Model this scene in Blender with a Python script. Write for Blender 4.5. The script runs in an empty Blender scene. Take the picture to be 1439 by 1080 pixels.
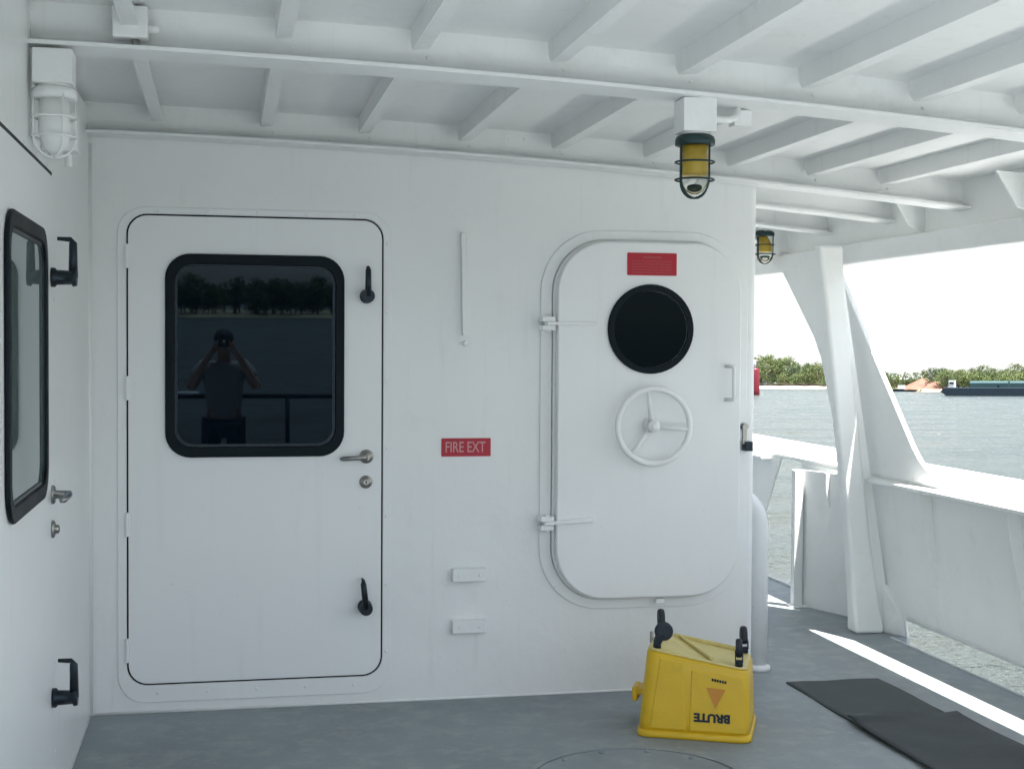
import bpy, bmesh, math, random
from mathutils import Vector, Matrix
random.seed(7)
R_ = math.radians
sc = bpy.context.scene
COL = sc.collection
# ------------------------------------------------------------------ camera model (ship frame: x starboard, y forward, z up)
F = 1950.0; CX, CY = 719.5, 540.0; EY = 1.56
n = Vector((-405., 58., -F)).normalized()
h = Vector((9780., -5., -F)); h = (h - n*h.dot(n)).normalized()
z_ = h.cross(n)
Cs = Matrix((h, n, z_))                              # camera -> ship
CAM = Vector((0, 0, EY))
HOR = 535.0                                          # image row of the true horizon
fw = Vector((Cs @ Vector((0, 0, -1))).to_2d()).normalized()
pit = math.atan((HOR-CY)/F)
fwd = Vector((fw.x*math.cos(pit), fw.y*math.cos(pit), math.sin(pit)))
rgt = Vector((fw.y, -fw.x, 0)); up = rgt.cross(fwd)
Cw = Matrix((rgt, up, -fwd)).transposed()
P3 = Cw @ Cs.transposed()                            # trim of the vessel
P4 = Matrix.Translation(CAM) @ P3.to_4x4() @ Matrix.Translation(-CAM)
H = 3.6; WZ = EY - H
SHIP = []                                            # roots that float with the vessel

# ------------------------------------------------------------------ materials
def new_mat(name):
    m = bpy.data.materials.new(name); m.use_nodes = True
    nt = m.node_tree; b = nt.nodes['Principled BSDF']
    return m, nt, b
def paint(name, c, rough=.42, var=.06, bump=.15, bscale=2.2, fine=.04, metal=0, spec=.5, fscale=90, dirt=0, dirtc=(.3,.25,.2), streak=0, dlo=.56):
    m, nt, b = new_mat(name); N = nt.nodes; L = nt.links
    tc = N.new('ShaderNodeTexCoord')
    n1 = N.new('ShaderNodeTexNoise'); n1.inputs['Scale'].default_value = bscale; n1.inputs['Detail'].default_value = 5
    n2 = N.new('ShaderNodeTexNoise'); n2.inputs['Scale'].default_value = fscale; n2.inputs['Detail'].default_value = 4
    L.new(tc.outputs['Object'], n1.inputs['Vector']); L.new(tc.outputs['Object'], n2.inputs['Vector'])
    mx = N.new('ShaderNodeMix'); mx.data_type = 'RGBA'
    lo = tuple(v*(1-var) for v in c)+(1,); hi = tuple(min(1, v*(1+var*.6)) for v in c)+(1,)
    mx.inputs[6].default_value = lo; mx.inputs[7].default_value = hi
    L.new(n1.outputs[0], mx.inputs[0])
    last = mx.outputs[2]
    if dirt:
        n3 = N.new('ShaderNodeTexNoise'); n3.inputs['Scale'].default_value = 7; n3.inputs['Detail'].default_value = 9; n3.inputs['Roughness'].default_value = .7
        L.new(tc.outputs['Object'], n3.inputs['Vector'])
        rp = N.new('ShaderNodeMapRange'); rp.inputs[1].default_value = dlo; rp.inputs[2].default_value = .76; rp.inputs[4].default_value = dirt
        L.new(n3.outputs[0], rp.inputs[0])
        m2 = N.new('ShaderNodeMix'); m2.data_type = 'RGBA'; m2.inputs[7].default_value = dirtc+(1,)
        L.new(rp.outputs[0], m2.inputs[0]); L.new(last, m2.inputs[6]); last = m2.outputs[2]
    if streak:   # rust-tinted runs and scuffs, stretched down the plate
        mp = N.new('ShaderNodeMapping'); mp.inputs['Scale'].default_value = (13, 13, .9); L.new(tc.outputs['Object'], mp.inputs['Vector'])
        n4 = N.new('ShaderNodeTexNoise'); n4.inputs['Scale'].default_value = 1.6; n4.inputs['Detail'].default_value = 7; n4.inputs['Roughness'].default_value = .6
        L.new(mp.outputs[0], n4.inputs['Vector'])
        r4 = N.new('ShaderNodeMapRange'); r4.inputs[1].default_value = .58; r4.inputs[2].default_value = .80; r4.inputs[4].default_value = streak
        L.new(n4.outputs[0], r4.inputs[0])
        m4 = N.new('ShaderNodeMix'); m4.data_type = 'RGBA'; m4.inputs[7].default_value = (.56, .50, .40, 1)
        L.new(r4.outputs[0], m4.inputs[0]); L.new(last, m4.inputs[6]); last = m4.outputs[2]
        n5 = N.new('ShaderNodeTexNoise'); n5.inputs['Scale'].default_value = 38; n5.inputs['Detail'].default_value = 3
        L.new(tc.outputs['Object'], n5.inputs['Vector'])
        r5 = N.new('ShaderNodeMapRange'); r5.inputs[1].default_value = .74; r5.inputs[2].default_value = .80; r5.inputs[4].default_value = min(1, streak*2.2)
        L.new(n5.outputs[0], r5.inputs[0])
        m5 = N.new('ShaderNodeMix'); m5.data_type = 'RGBA'; m5.inputs[7].default_value = (.33, .22, .13, 1)
        L.new(r5.outputs[0], m5.inputs[0]); L.new(last, m5.inputs[6]); last = m5.outputs[2]
    L.new(last, b.inputs['Base Color'])
    rr = N.new('ShaderNodeMapRange'); rr.inputs[3].default_value = rough*.8; rr.inputs[4].default_value = rough*1.25
    L.new(n1.outputs[0], rr.inputs[0]); L.new(rr.outputs[0], b.inputs['Roughness'])
    b.inputs['Metallic'].default_value = metal
    b.inputs['Specular IOR Level'].default_value = spec; b.inputs['Specular Tint'].default_value = (.55, .78, 1, 1)
    b1 = N.new('ShaderNodeBump'); b1.inputs['Strength'].default_value = bump; b1.inputs['Distance'].default_value = .03
    b2 = N.new('ShaderNodeBump'); b2.inputs['Strength'].default_value = fine*3; b2.inputs['Distance'].default_value = .002
    L.new(n1.outputs[0], b1.inputs['Height']); L.new(n2.outputs[0], b2.inputs['Height'])
    L.new(b1.outputs[0], b2.inputs['Normal']); L.new(b2.outputs[0], b.inputs['Normal'])
    return m
M = {}
M['white'] = paint('white_enamel', (.86, .865, .855), .30, .045, .5, 1.9, .08, dirt=.16, dirtc=(.58, .58, .53), streak=.22)
M['white_over'] = paint('white_overhead_paint', (.845, .85, .84), .5, .05, .3, 3.0, .08, dirt=.22, dirtc=(.5, .5, .44), streak=.2)
M['white_door'] = paint('white_door_paint', (.865, .87, .865), .32, .03, .14, 1.4, .05, dirt=.08, dirtc=(.6, .6, .56), streak=.12)
M['white_side'] = paint('white_bulwark_paint', (.84, .85, .835), .45, .06, .3, 4, .06, dirt=.2, dirtc=(.52, .47, .38))
M['deck'] = paint('blue_grey_deck_paint', (.285, .318, .330), .6, .42, .25, 1.6, .35, fscale=160, dirt=.8, dirtc=(.40, .415, .41), dlo=.47)
M['deck_edge'] = paint('deck_edge_paint', (.6, .62, .62), .6, .1, .1)
M['black'] = paint('black_plastic', (.012, .013, .014), .35, .1, 0, 5)
M['rubber'] = paint('black_rubber', (.004, .005, .005), .5, .2, .05, 5, spec=.25)
M['metal'] = paint('brushed_steel', (.36, .35, .33), .33, .1, 0, 9, metal=1)
M['red'] = paint('red_sign_plastic', (.46, .014, .020), .35, .12, 0, 9)
M['pink'] = paint('sign_lettering', (.62, .30, .30), .5, .1, 0, 9)
M['redline'] = paint('sign_small_print', (.42, .07, .07), .5, .1, 0, 9)
M['yellow'] = paint('yellow_plastic', (.76, .48, .018), .4, .12, .2, 6, .08, dirt=.35, dirtc=(.42, .30, .05))
M['yellow_pale'] = paint('worn_yellow_plastic', (.70, .58, .22), .5, .15, .2, 8, .08, dirt=.3, dirtc=(.5, .42, .2))
M['orange'] = paint('orange_print', (.62, .26, .03), .5, .1, 0)
M['greyrub'] = paint('caster_tyre', (.035, .034, .038), .6, .2, 0)
M['mat'] = paint('rubber_deck_mat', (.062, .070, .066), .7, .3, .3, 5, .6, fscale=220, dirt=.35, dirtc=(.085, .08, .07))
M['mat2'] = paint('dark_rubber_deck_mat', (.042, .044, .043), .6, .3, .4, 6, .6, fscale=220, dirt=.3, dirtc=(.06, .05, .045))
M['greenmetal'] = paint('dark_green_bronze', (.018, .034, .028), .4, .2, 0, 12)
M['amber'] = paint('amber_shade', (.78, .52, .06), .4, .15, 0, 12)
M['hull'] = paint('hull_paint', (.55, .57, .57), .5, .06, .2)
M['skin'] = paint('skin', (.36, .20, .13), .5, .06, 0, 9)
M['shirt'] = paint('grey_shirt', (.26, .26, .25), .9, .1, .1, 9)
M['shorts'] = paint('dark_shorts', (.02, .022, .03), .9, .1, .1, 9)
M['hair'] = paint('dark_hair', (.02, .014, .01), .7, .2, .3, 30)
def glass_dark(name, col, rough=.015, spec=.5):
    m, nt, b = new_mat(name)
    b.inputs['Base Color'].default_value = col+(1,); b.inputs['Roughness'].default_value = rough
    b.inputs['IOR'].default_value = 1.45; b.inputs['Specular IOR Level'].default_value = spec; b.inputs['Specular Tint'].default_value = (.55, .78, 1, 1)
    tc = nt.nodes.new('ShaderNodeTexCoord'); nn = nt.nodes.new('ShaderNodeTexNoise'); nn.inputs['Scale'].default_value = 2
    bp = nt.nodes.new('ShaderNodeBump'); bp.inputs['Strength'].default_value = .02; bp.inputs['Distance'].default_value = .004
    nt.links.new(tc.outputs['Object'], nn.inputs['Vector']); nt.links.new(nn.outputs[0], bp.inputs['Height']); nt.links.new(bp.outputs[0], b.inputs['Normal'])
    return m
M['glass'] = glass_dark('tinted_window_glass', (.002, .005, .009), spec=.38)
M['glass2'] = glass_dark('grey_window_glass', (.13, .17, .17), spec=.5)  # left door pane, paler grey base than the other window
M['portglass'] = glass_dark('port_glass', (.002, .004, .004), .08, .12)
m, nt, b = new_mat('clear_lamp_glass'); b.inputs['Transmission Weight'].default_value = 1; b.inputs['Roughness'].default_value = .05; b.inputs['IOR'].default_value = 1.3
b.inputs['Base Color'].default_value = (.9, .93, .88, 1); M['lampglass'] = m

# ------------------------------------------------------------------ mesh helpers
class MB:
    def __init__(s): s.v = []; s.f = []; s.sm = []
    def add(s, vs, fs, smooth=False):
        o = len(s.v); s.v += [tuple(v) for v in vs]
        for f in fs: s.f.append(tuple(i+o for i in f)); s.sm.append(smooth)
        return s
    def box(s, x0, x1, y0, y1, z0, z1):
        v = [(x, y, z) for z in (z0, z1) for y in (y0, y1) for x in (x0, x1)]
        return s.add(v, [(0,2,3,1),(4,5,7,6),(0,1,5,4),(2,6,7,3),(0,4,6,2),(1,3,7,5)])
    def hexa(s, p):   # 8 points, bottom loop then top loop
        return s.add(p, [(3,2,1,0),(4,5,6,7),(0,1,5,4),(1,2,6,5),(2,3,7,6),(3,0,4,7)])
    def prism(s, pts, a, smooth=False):   # pts: list of 3D points (polygon), a: extrusion vector
        k = len(pts); a = Vector(a)
        v = [Vector(p) for p in pts]+[Vector(p)+a for p in pts]
        f = [tuple(range(k-1, -1, -1)), tuple(range(k, 2*k))]
        s.add(v, f)
        o = len(s.v)-2*k
        for i in range(k):
            j = (i+1) % k; s.f.append((o+i, o+j, o+k+j, o+k+i)); s.sm.append(smooth)
        return s
    def ring(s, inner, outer, a, smooth=True):   # two loops of equal count, extruded by a
        k = len(inner); a = Vector(a); o = len(s.v)
        for L in (inner, outer): s.v += [tuple(Vector(p)) for p in L]
        for L in (inner, outer): s.v += [tuple(Vector(p)+a) for p in L]
        for i in range(k):
            j = (i+1) % k
            for q, sm in (((i, j, k+j, k+i), 0), ((2*k+i, 3*k+i, 3*k+j, 2*k+j), 0), ((i, 2*k+i, 2*k+j, j), smooth), ((k+i, k+j, 3*k+j, 3*k+i), smooth)):
                s.f.append(tuple(o+t for t in q)); s.sm.append(bool(sm))
        return s
    def tube(s, path, r, k=12, closed=False, cap=True):
        path = [Vector(p) for p in path]; nP = len(path); rs = r if isinstance(r, (list, tuple)) else [r]*nP
        o = len(s.v); prev = None
        for i, p in enumerate(path):
            if closed: t = path[(i+1) % nP]-path[i-1]
            else: t = path[min(i+1, nP-1)]-path[max(i-1, 0)]
            t.normalize()
            if prev is None:
                a = Vector((0, 0, 1)) if abs(t.z) < .9 else Vector((1, 0, 0))
                u = t.cross(a).normalized()
            else:
                u = (prev-t*prev.dot(t)).normalized()
            prev = u; w = t.cross(u)
            for j in range(k):
                an = 2*math.pi*j/k; s.v.append(tuple(p+(u*math.cos(an)+w*math.sin(an))*rs[i]))
        m_ = nP if closed else nP-1
        for i in range(m_):
            for j in range(k):
                a0 = o+i*k+j; a1 = o+i*k+(j+1) % k; b0 = o+((i+1) % nP)*k+j; b1 = o+((i+1) % nP)*k+(j+1) % k
                s.f.append((a0, a1, b1, b0)); s.sm.append(True)
        if cap and not closed:
            s.f.append(tuple(o+j for j in range(k-1, -1, -1))); s.sm.append(False)
            s.f.append(tuple(o+(nP-1)*k+j for j in range(k))); s.sm.append(False)
        return s
    def lathe(s, prof, c=(0, 0, 0), ax=(0, 0, 1), k=24):   # prof (r, t) along ax
        ax = Vector(ax).normalized(); a = Vector((0, 0, 1)) if abs(ax.z) < .9 else Vector((1, 0, 0))
        u = ax.cross(a).normalized(); w = ax.cross(u); c = Vector(c); o = len(s.v)
        for r, t in prof:
            for j in range(k):
                an = 2*math.pi*j/k; s.v.append(tuple(c+ax*t+(u*math.cos(an)+w*math.sin(an))*max(r, 1e-5)))
        for i in range(len(prof)-1):
            for j in range(k):
                s.f.append((o+i*k+j, o+i*k+(j+1) % k, o+(i+1)*k+(j+1) % k, o+(i+1)*k+j)); s.sm.append(True)
        s.f.append(tuple(o+j for j in range(k-1, -1, -1))); s.sm.append(False)
        s.f.append(tuple(o+(len(prof)-1)*k+j for j in range(k))); s.sm.append(False)
        return s
    def build(s, name, mat, parent=None, bevel=0, seg=2, ship=True):
        me = bpy.data.meshes.new(name); me.from_pydata(s.v, [], s.f); me.update()
        bm = bmesh.new(); bm.from_mesh(me); bmesh.ops.recalc_face_normals(bm, faces=bm.faces); bm.to_mesh(me); bm.free()
        for p, q in zip(me.polygons, s.sm): p.use_smooth = q
        me.materials.append(M[mat] if isinstance(mat, str) else mat)
        o = bpy.data.objects.new(name, me); COL.objects.link(o)
        if bevel:
            md = o.modifiers.new('edge', 'BEVEL'); md.width = bevel; md.segments = seg; md.limit_method = 'ANGLE'; md.angle_limit = R_(40)
            for p in me.polygons: p.use_smooth = True
            md.harden_normals = True
        if parent is not None: o.parent = parent
        elif ship: SHIP.append(o)
        return o
def tag(o, label=None, cat=None, group=None, kind=None):
    if label: o['label'] = label
    if cat: o['category'] = cat
    if group: o['group'] = group
    if kind: o['kind'] = kind
    return o
def thing(name, label, cat, loc=(0,0,0), rz=0, group=None, ship=True, rot=None):
    o = bpy.data.objects.new(name, None); COL.objects.link(o); o.empty_display_size = .1
    o.location = loc; o.rotation_euler = rot if rot else (0, 0, rz)
    tag(o, label, cat, group)
    if ship: SHIP.append(o)
    return o
def copy_tree(o, parent=None, ship=True):
    c = o.copy(); COL.objects.link(c)
    if parent is not None: c.parent = parent
    elif ship: SHIP.append(c)
    for ch in [x for x in bpy.data.objects if x.parent == o]: copy_tree(ch, c)
    return c
def rrect(u0, u1, v0, v1, r, d, k=8):   # loop in the wall's local frame (x=u, y=-d, z=v)
    pts = []
    for cu, cv, a0 in ((u1-r, v1-r, 0), (u0+r, v1-r, 90), (u0+r, v0+r, 180), (u1-r, v0+r, 270)):
        for i in range(k+1):
            a = R_(a0+90*i/k); pts.append((cu+r*math.cos(a), -d, cv+r*math.sin(a)))
    return pts
def circ(cu, cv, r, d, k=48):
    return [(cu+r*math.cos(2*math.pi*i/k), -d, cv+r*math.sin(2*math.pi*i/k)) for i in range(k)]
def text_mesh(name, body, size, mat, parent, M4, offset=0, ext=.0008, sx=1, align='CENTER'):
    cu = bpy.data.curves.new(name, 'FONT'); cu.body = body; cu.size = size; cu.align_x = align; cu.align_y = 'CENTER'
    cu.extrude = ext; cu.offset = offset; cu.resolution_u = 4
    t = bpy.data.objects.new(name+'_tmp', cu); COL.objects.link(t)
    dg = bpy.context.evaluated_depsgraph_get(); me = bpy.data.meshes.new_from_object(t.evaluated_get(dg))
    bpy.data.objects.remove(t)
    me.transform(M4 @ Matrix.Diagonal((sx, 1, 1, 1))); me.materials.clear(); me.materials.append(M[mat]); me.name = name
    o = bpy.data.objects.new(name, me); COL.objects.link(o); o.parent = parent
    return o

# ------------------------------------------------------------------ overhead shape
def zb(x): return 2.471 - .0292*(x+.3) - .01105*(x+.3)*(x-1.0)      # underside of the beams
def zp(x): return zb(x)+.070                                        # plate
def zfl(x): return zb(x)-.066                                       # underside of the girder flange
XL, XR = -3.6, 3.40; YA, YF = 1.45, 13.0
XS = [XL+(XR-XL)*i/40 for i in range(41)]

roof = thing('overhead_deck', 'white painted steel overhead deck with beams and girders above the doors', 'roof', (0, 4.2, 2.5))
def rl(mb, dx=0): mb.v = [(x, y-4.2, z-2.5) for x, y, z in mb.v]; return mb
mb = MB()
for i in range(40):
    x0, x1 = XS[i], XS[i+1]
    mb.hexa([(x0,YA,zp(x0)),(x1,YA,zp(x1)),(x1,YF,zp(x1)),(x0,YF,zp(x0)),(x0,YA,zp(x0)+.03),(x1,YA,zp(x1)+.03),(x1,YF,zp(x1)+.03),(x0,YF,zp(x0)+.03)])
rl(mb).build('deck_plate', 'white_over', roof)
def girder(yw, x0, x1, fa, fb, name='girder', drop=0):
    mb = MB(); k = 34; xs = [x0+(x1-x0)*i/k for i in range(k+1)]
    for a, b in zip(xs, xs[1:]):
        for (y0, y1, lo, hi) in ((yw, yw+.012, lambda x: zfl(x)+.012-drop, lambda x: zp(x)+.004), (yw-fa, yw+fb, lambda x: zfl(x)-drop, lambda x: zfl(x)+.0115-drop)):
            mb.hexa([(a,y0,lo(a)),(b,y0,lo(b)),(b,y1,lo(b)),(a,y1,lo(a)),(a,y0,hi(a)),(b,y0,hi(b)),(b,y1,hi(b)),(a,y1,hi(a))])
    g = rl(mb).build(name, 'white_over', roof)
    return g
GX = XR-.02
girder(4.24, -3.5, GX, .08, .075)
girder(5.95, -3.5, GX, .09, .04)
girder(2.45, -3.5, GX, .07, .07)
for yy in (6.66, 7.42, 8.2, 9.0, 9.8, 10.7): girder(yy, 2.40, GX, .06, .05)
bxs = [-.32+.42*i for i in range(-7, 0)]+[-.29, .15, .558, .988, 1.403, 1.82, 2.208, 2.592, 2.95]
def beam(x, y0, y1):
    mb = MB(); z0 = zb(x); c = .03
    # web with sniped ends, flange to starboard
    for a, b in ((x, x+.008),):
        mb.prism([(a, y0+c, z0), (a, y1-c, z0), (a, y1, z0+.028), (a, y1, zp(x)+.003), (a, y0, zp(x)+.003), (a, y0, z0+.028)], (.008, 0, 0))
    mb.prism([(x+.0085, y0+c, z0), (x+.048, y0+c+.03, z0-.001), (x+.048, y1-c-.03, z0-.001), (x+.0085, y1-c, z0)], (0, 0, .007))
    rl(mb).build('beam', 'white_over', roof)
for x in bxs:
    beam(x, 2.54, 4.232); beam(x, 4.262, 5.942); beam(x, 1.47, 2.44)
# small drain scallops and bolt heads beside the beam ends
for x in bxs[5:]:
    for yy in (4.238, 5.948):
        mb = MB(); mb.lathe([(.006, 0), (.006, .004), (.003, .006)], (x+.053, yy, zb(x)-.014), (0, -1, 0), 8); rl(mb).build('drain_plug', 'white_over', roof)

# ------------------------------------------------------------------ the deck
mb = MB(); mb.box(-3.6, 3.50, -1.35, 6.84, -.12, 0); mb.box(-3.6, 3.60, 6.8405, 13, -.12, 0)
tag(mb.build('deck', 'deck'), kind='structure')
mb = MB(); mb.box(3.5005, 3.512, -1.35, 6.84, -.10, .008); mb.box(3.6005, 3.625, 6.85, 13, -.10, .012)
tag(mb.build('deck_edge', 'deck_edge'), kind='structure')
hull = MB(); hull.hexa([(-3.5,-1.3,WZ-1),(3.3,-1.3,WZ-1),(3.3,13,WZ-1),(-3.5,13,WZ-1),(-3.6,-1.34,-.125),(3.49,-1.34,-.125),(3.49,13,-.125),(-3.6,13,-.125)])
tag(hull.build('hull', 'hull'), 'painted steel hull side below the deck edge', 'hull')

# ------------------------------------------------------------------ front bulkhead
wall = thing('bulkhead', 'white steel bulkhead with the windowed door and the round port door', 'wall', (0, 6, 0))
mb = MB()
R0 = .035
pts = [(-3.5, 0), (2.39-R0, 0)]+[(2.39-R0+R0*math.sin(R_(a)), R0-R0*math.cos(R_(a))) for a in range(15, 91, 15)]+[(2.39, 7), (2.34, 7), (2.34, .05), (-3.5, .05)]
k = len(pts)
v = [(x, y, 0.0) for x, y in pts]+[(x, y, (zfl(x) if y < .06 else 2.60)) for x, y in pts]
v = [(x, y, z) for x, y, z in v]
# subdivide top along x so that it follows the camber: build as strips
xs = [-3.5+(2.355+3.5)*i/30 for i in range(31)]
for a, b_ in zip(xs, xs[1:]):
    mb.hexa([(a,0,0),(b_,0,0),(b_,.05,0),(a,.05,0),(a,0,zfl(a)+.003),(b_,0,zfl(b_)+.003),(b_,.05,zfl(b_)+.003),(a,.05,zfl(a)+.003)])
wp = mb.build('front_plate', 'white', wall)
mb = MB()
cp = [(2.355, 0)]+[(2.355+R0*math.sin(R_(a)), R0-R0*math.cos(R_(a))) for a in range(15, 91, 15)]+[(2.39, 7), (2.34, 7), (2.34, .052), (2.355, .052)]
mb.prism([(x, y, 0) for x, y in cp], (0, 0, zfl(2.37)+.003), smooth=False)
o = mb.build('side_plate', 'white', wall)
# weld beads and toe fillet
mb = MB(); mb.tube([(-.53, -.0, .004), (2.36, -.0, .004)], .006, 8)
mb.build('toe_weld', 'white', wall)

# port-side deckhouse wall on the left
lw = thing('side_bulkhead', 'white steel bulkhead at left holding a door seen edge on', 'wall', (-.547, 4.3, 0))
mb = MB(); xs = [-.6, -.548]
mb.box(-.05, 0, -5.55, 1.699, 0, zfl(-.55)+.11)  # aft run is out of view, lengthened to block light from port
mb.build('side_plate', 'white', lw)
mb = MB(); mb.box(-2.9, -.05, -5.55, -5.50, 0, zfl(-.55)+.05)
mb.build('aft_plate', 'white', lw)
mb = MB(); mb.tube([(0.0, 1.69, 0), (0.0, 1.69, 2.38)], .012, 8); mb.tube([(0, -5.5, .004), (0, 1.68, .004)], .006, 8)
mb.build('corner_weld', 'white', lw)

# ------------------------------------------------------------------ the windowed door (built once, copied to the left wall)
def windowed_door(loc, rz, label, u0=-.392, w0=-.241, w1=.507, h0=1.078, h1=1.934, top_gap=False):
    d = thing('weathertight_door', label, 'door', loc, rz, 'windowed weather doors')
    u1, v0, v1 = .670, .125, 2.092
    mb = MB(); mb.ring(rrect(u0-.006, u1+.006, v0-.006, v1+.006, .085, .0003), rrect(u0-.042, u1+.040, v0-.08, v1+.034, .115, .0003), (0, -.007, 0))
    fr = mb.build('door_frame', 'white_door', d, bevel=.003)
    bl = []
    for i in range(7): bl.append((u1+.022, v0+.1+i*(v1-v0-.2)/6))
    for i in range(5): bl += [(u0+.12+i*(u1-u0-.24)/4, v1+.018), (u0+.12+i*(u1-u0-.24)/4, v0-.04)]
    for (u, v_) in bl: mb = MB(); mb.lathe([(.007, 0), (.007, .002), (.004, .004)], (u, -.0073, v_), (0, -1, 0), 10); mb.build('screw', 'white_door', fr)
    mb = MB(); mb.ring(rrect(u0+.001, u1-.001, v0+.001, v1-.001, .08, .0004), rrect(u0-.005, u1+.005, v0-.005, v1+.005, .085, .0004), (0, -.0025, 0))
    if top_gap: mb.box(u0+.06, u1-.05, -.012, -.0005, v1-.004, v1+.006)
    mb.build('gap_shade_strip', 'rubber', d)  # black strips paint in the shade of the narrow door gap
    mb = MB(); mb.prism(rrect(u0+.0015, u1-.0015, v0+.0015, v1-.0015, .08, .0006), (0, -.0105, 0), smooth=True)
    mb.build('door_panel', 'white_door', d, bevel=.003)
    for v_ in (1.92, 1.37, .80, .27):
        mb = MB(); mb.box(u0-.014, u0+.010, -.017, -.0005, v_-.05, v_+.05)
        mb.tube([(u0-.003, -.016, v_-.05), (u0-.003, -.016, v_+.05)], .007, 10)
        mb.build('hinge', 'white_door', d, bevel=.002)
    # window
    mb = MB(); mb.ring(rrect(w0+.040, w1-.040, h0+.045, h1-.045, .075, .0115), rrect(w0, w1, h0, h1, .105, .0115), (0, -.014, 0))
    wf = mb.build('window_frame', 'rubber', d, bevel=.006, seg=3)
    mb = MB(); mb.ring(rrect(w0+.050, w1-.050, h0+.055, h1-.055, .065, .0118), rrect(w0+.0405, w1-.0405, h0+.0455, h1-.0455, .075, .0118), (0, -.006, 0))
    mb.build('glazing_bead', 'black', wf)
    mb = MB(); mb.prism(rrect(w0+.0505, w1-.0505, h0+.0555, h1-.0555, .065, .0117), (0, -.002, 0))
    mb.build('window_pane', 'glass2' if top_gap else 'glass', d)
    # dog handles
    for (u, vt, vb, lean) in ((.603, 1.886, 1.765, 0), (.598, .545, .425, -.012)):
        mb = MB()
        mb.lathe([(.031, 0), (.031, .012), (.024, .018), (.022, .062), (.029, .066), (.027, .078)], (u, -.011, vb), (0, -1, 0), 20)
        mb.tube([(u, -.078, vb), (u+lean, -.078, vt-.012), (u+lean, -.070, vt), (u+lean, -.030, vt+.002)], [.0145, .0125, .008, .006], 10)
        mb.build('dog_handle', 'black', d)
    # lever handle with rose
    mb = MB()
    mb.lathe([(.030, 0), (.030, .006), (.026, .010), (.013, .012), (.012, .05), (.012, .058)], (.603, -.011, 1.075), (0, -1, 0), 24)
    mb.tube([(.603, -.062, 1.075), (.565, -.064, 1.073), (.50, -.060, 1.069), (.492, -.050, 1.068)], [.012, .010, .0095, .008], 12)
    mb.build('lever_handle', 'metal', d)
    mb = MB(); mb.lathe([(.028, 0), (.028, .006), (.022, .010), (.014, .0105), (.014, .02), (.012, .022)], (.601, -.011, .965), (0, -1, 0), 24)
    lk = mb.build('lock', 'metal', d)
    mb = MB(); mb.box(.5985, .6035, -.0345, -.032, .957, .973); mb.build('keyhole', 'black', lk)
    return d
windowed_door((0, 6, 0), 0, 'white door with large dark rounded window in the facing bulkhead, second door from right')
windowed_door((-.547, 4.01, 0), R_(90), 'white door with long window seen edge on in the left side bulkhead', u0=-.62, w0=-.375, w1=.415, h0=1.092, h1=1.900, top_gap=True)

# ------------------------------------------------------------------ quick-acting door with handwheel
q = thing('watertight_door', 'white rounded steel door with round dark port and spoked handwheel', 'door', (0, 6, 0))
u0, u1, v0, v1 = 1.437, 2.290, .434, 2.018
mb = MB(); mb.ring(rrect(u0-.012, u1+.012, v0-.012, v1+.012, .235, .0004, 12), rrect(u0-.065, u1+.052, v0-.055, v1+.055, .28, .0004, 12), (0, -.010, 0))
mb.build('coaming_flange', 'white', q, bevel=.004)
mb = MB(); mb.ring(rrect(u0+.012, u1-.012, v0+.012, v1-.012, .215, .0004, 12), rrect(u0-.010, u1+.010, v0-.010, v1+.010, .235, .0004, 12), (0, -.026, 0))
mb.build('coaming', 'white', q)
mb = MB(); mb.prism(rrect(u0, u1, v0, v1, .225, .030, 12), (0, -.040, 0), smooth=True)
mb.build('door_panel', 'white_door', q, bevel=.008, seg=3)
DF = .070
mb = MB(); mb.ring(circ(1.860, 1.634, .170, DF+.0004), circ(1.860, 1.634, .199, DF+.0004), (0, -.014, 0))
mb.build('port_rim', 'rubber', q, bevel=.005, seg=3)
mb = MB(); mb.prism(circ(1.860, 1.634, .1695, DF+.0004), (0, -.002, 0)); mb.build('port_glass', 'portglass', q)
# handwheel
hw = bpy.data.objects.new('handwheel', None); 
mb = MB(); wc = Vector((1.860, -.135, 1.205))
mb.tube([(wc.x+.166*math.cos(a), wc.y, wc.z+.166*math.sin(a)) for a in [2*math.pi*i/48 for i in range(48)]], (.0135), 12, closed=True)
wheel = mb.build('handwheel', 'white_door', q)
for a in (100, -5, -130):
    a = R_(a); mb = MB()
    mb.tube([(wc.x+.02*math.cos(a), wc.y+.022, wc.z+.02*math.sin(a)), (wc.x+.09*math.cos(a), wc.y+.012, wc.z+.09*math.sin(a)), (wc.x+.160*math.cos(a), wc.y, wc.z+.160*math.sin(a))], [.013, .011, .0095], 10)
    mb.build('spoke', 'white_door', wheel)
mb = MB(); mb.lathe([(.032, 0), (.030, .03), (.018, .036), (.018, .052), (.027, .056), (.027, .076), (.023, .080), (.011, .081), (.011, .086)], (wc.x, -DF, wc.z), (0, -1, 0), 24)
mb.build('hub', 'white_door', wheel)
# hinges with straps
for v_, tip in ((1.655, 0), (.775, .012)):
    mb = MB()
    mb.box(1.365, 1.425, -.075, -.0005, v_-.030, v_-.008); mb.box(1.365, 1.425, -.075, -.0005, v_+.008, v_+.030)
    mb.tube([(1.393, -.058, v_-.036), (1.393, -.058, v_+.036)], .013, 12)
    mb.prism([(1.385, -.0705, v_-.007), (1.60, -.0705, v_-.007+tip), (1.61, -.0705, v_+.003+tip*1.6), (1.60, -.0705, v_+.010+tip*1.6), (1.385, -.0705, v_+.007)], (0, -.016, 0))
    mb.build('hinge', 'white_door', q, bevel=.003)
mb = MB(); mb.tube([(2.215, -DF, 1.470), (2.238, -.105, 1.470), (2.240, -.112, 1.455), (2.240, -.112, 1.335), (2.238, -.105, 1.320), (2.215, -DF, 1.320)], .0085, 10)
mb.build('grab_handle', 'white_door', q)
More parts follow.
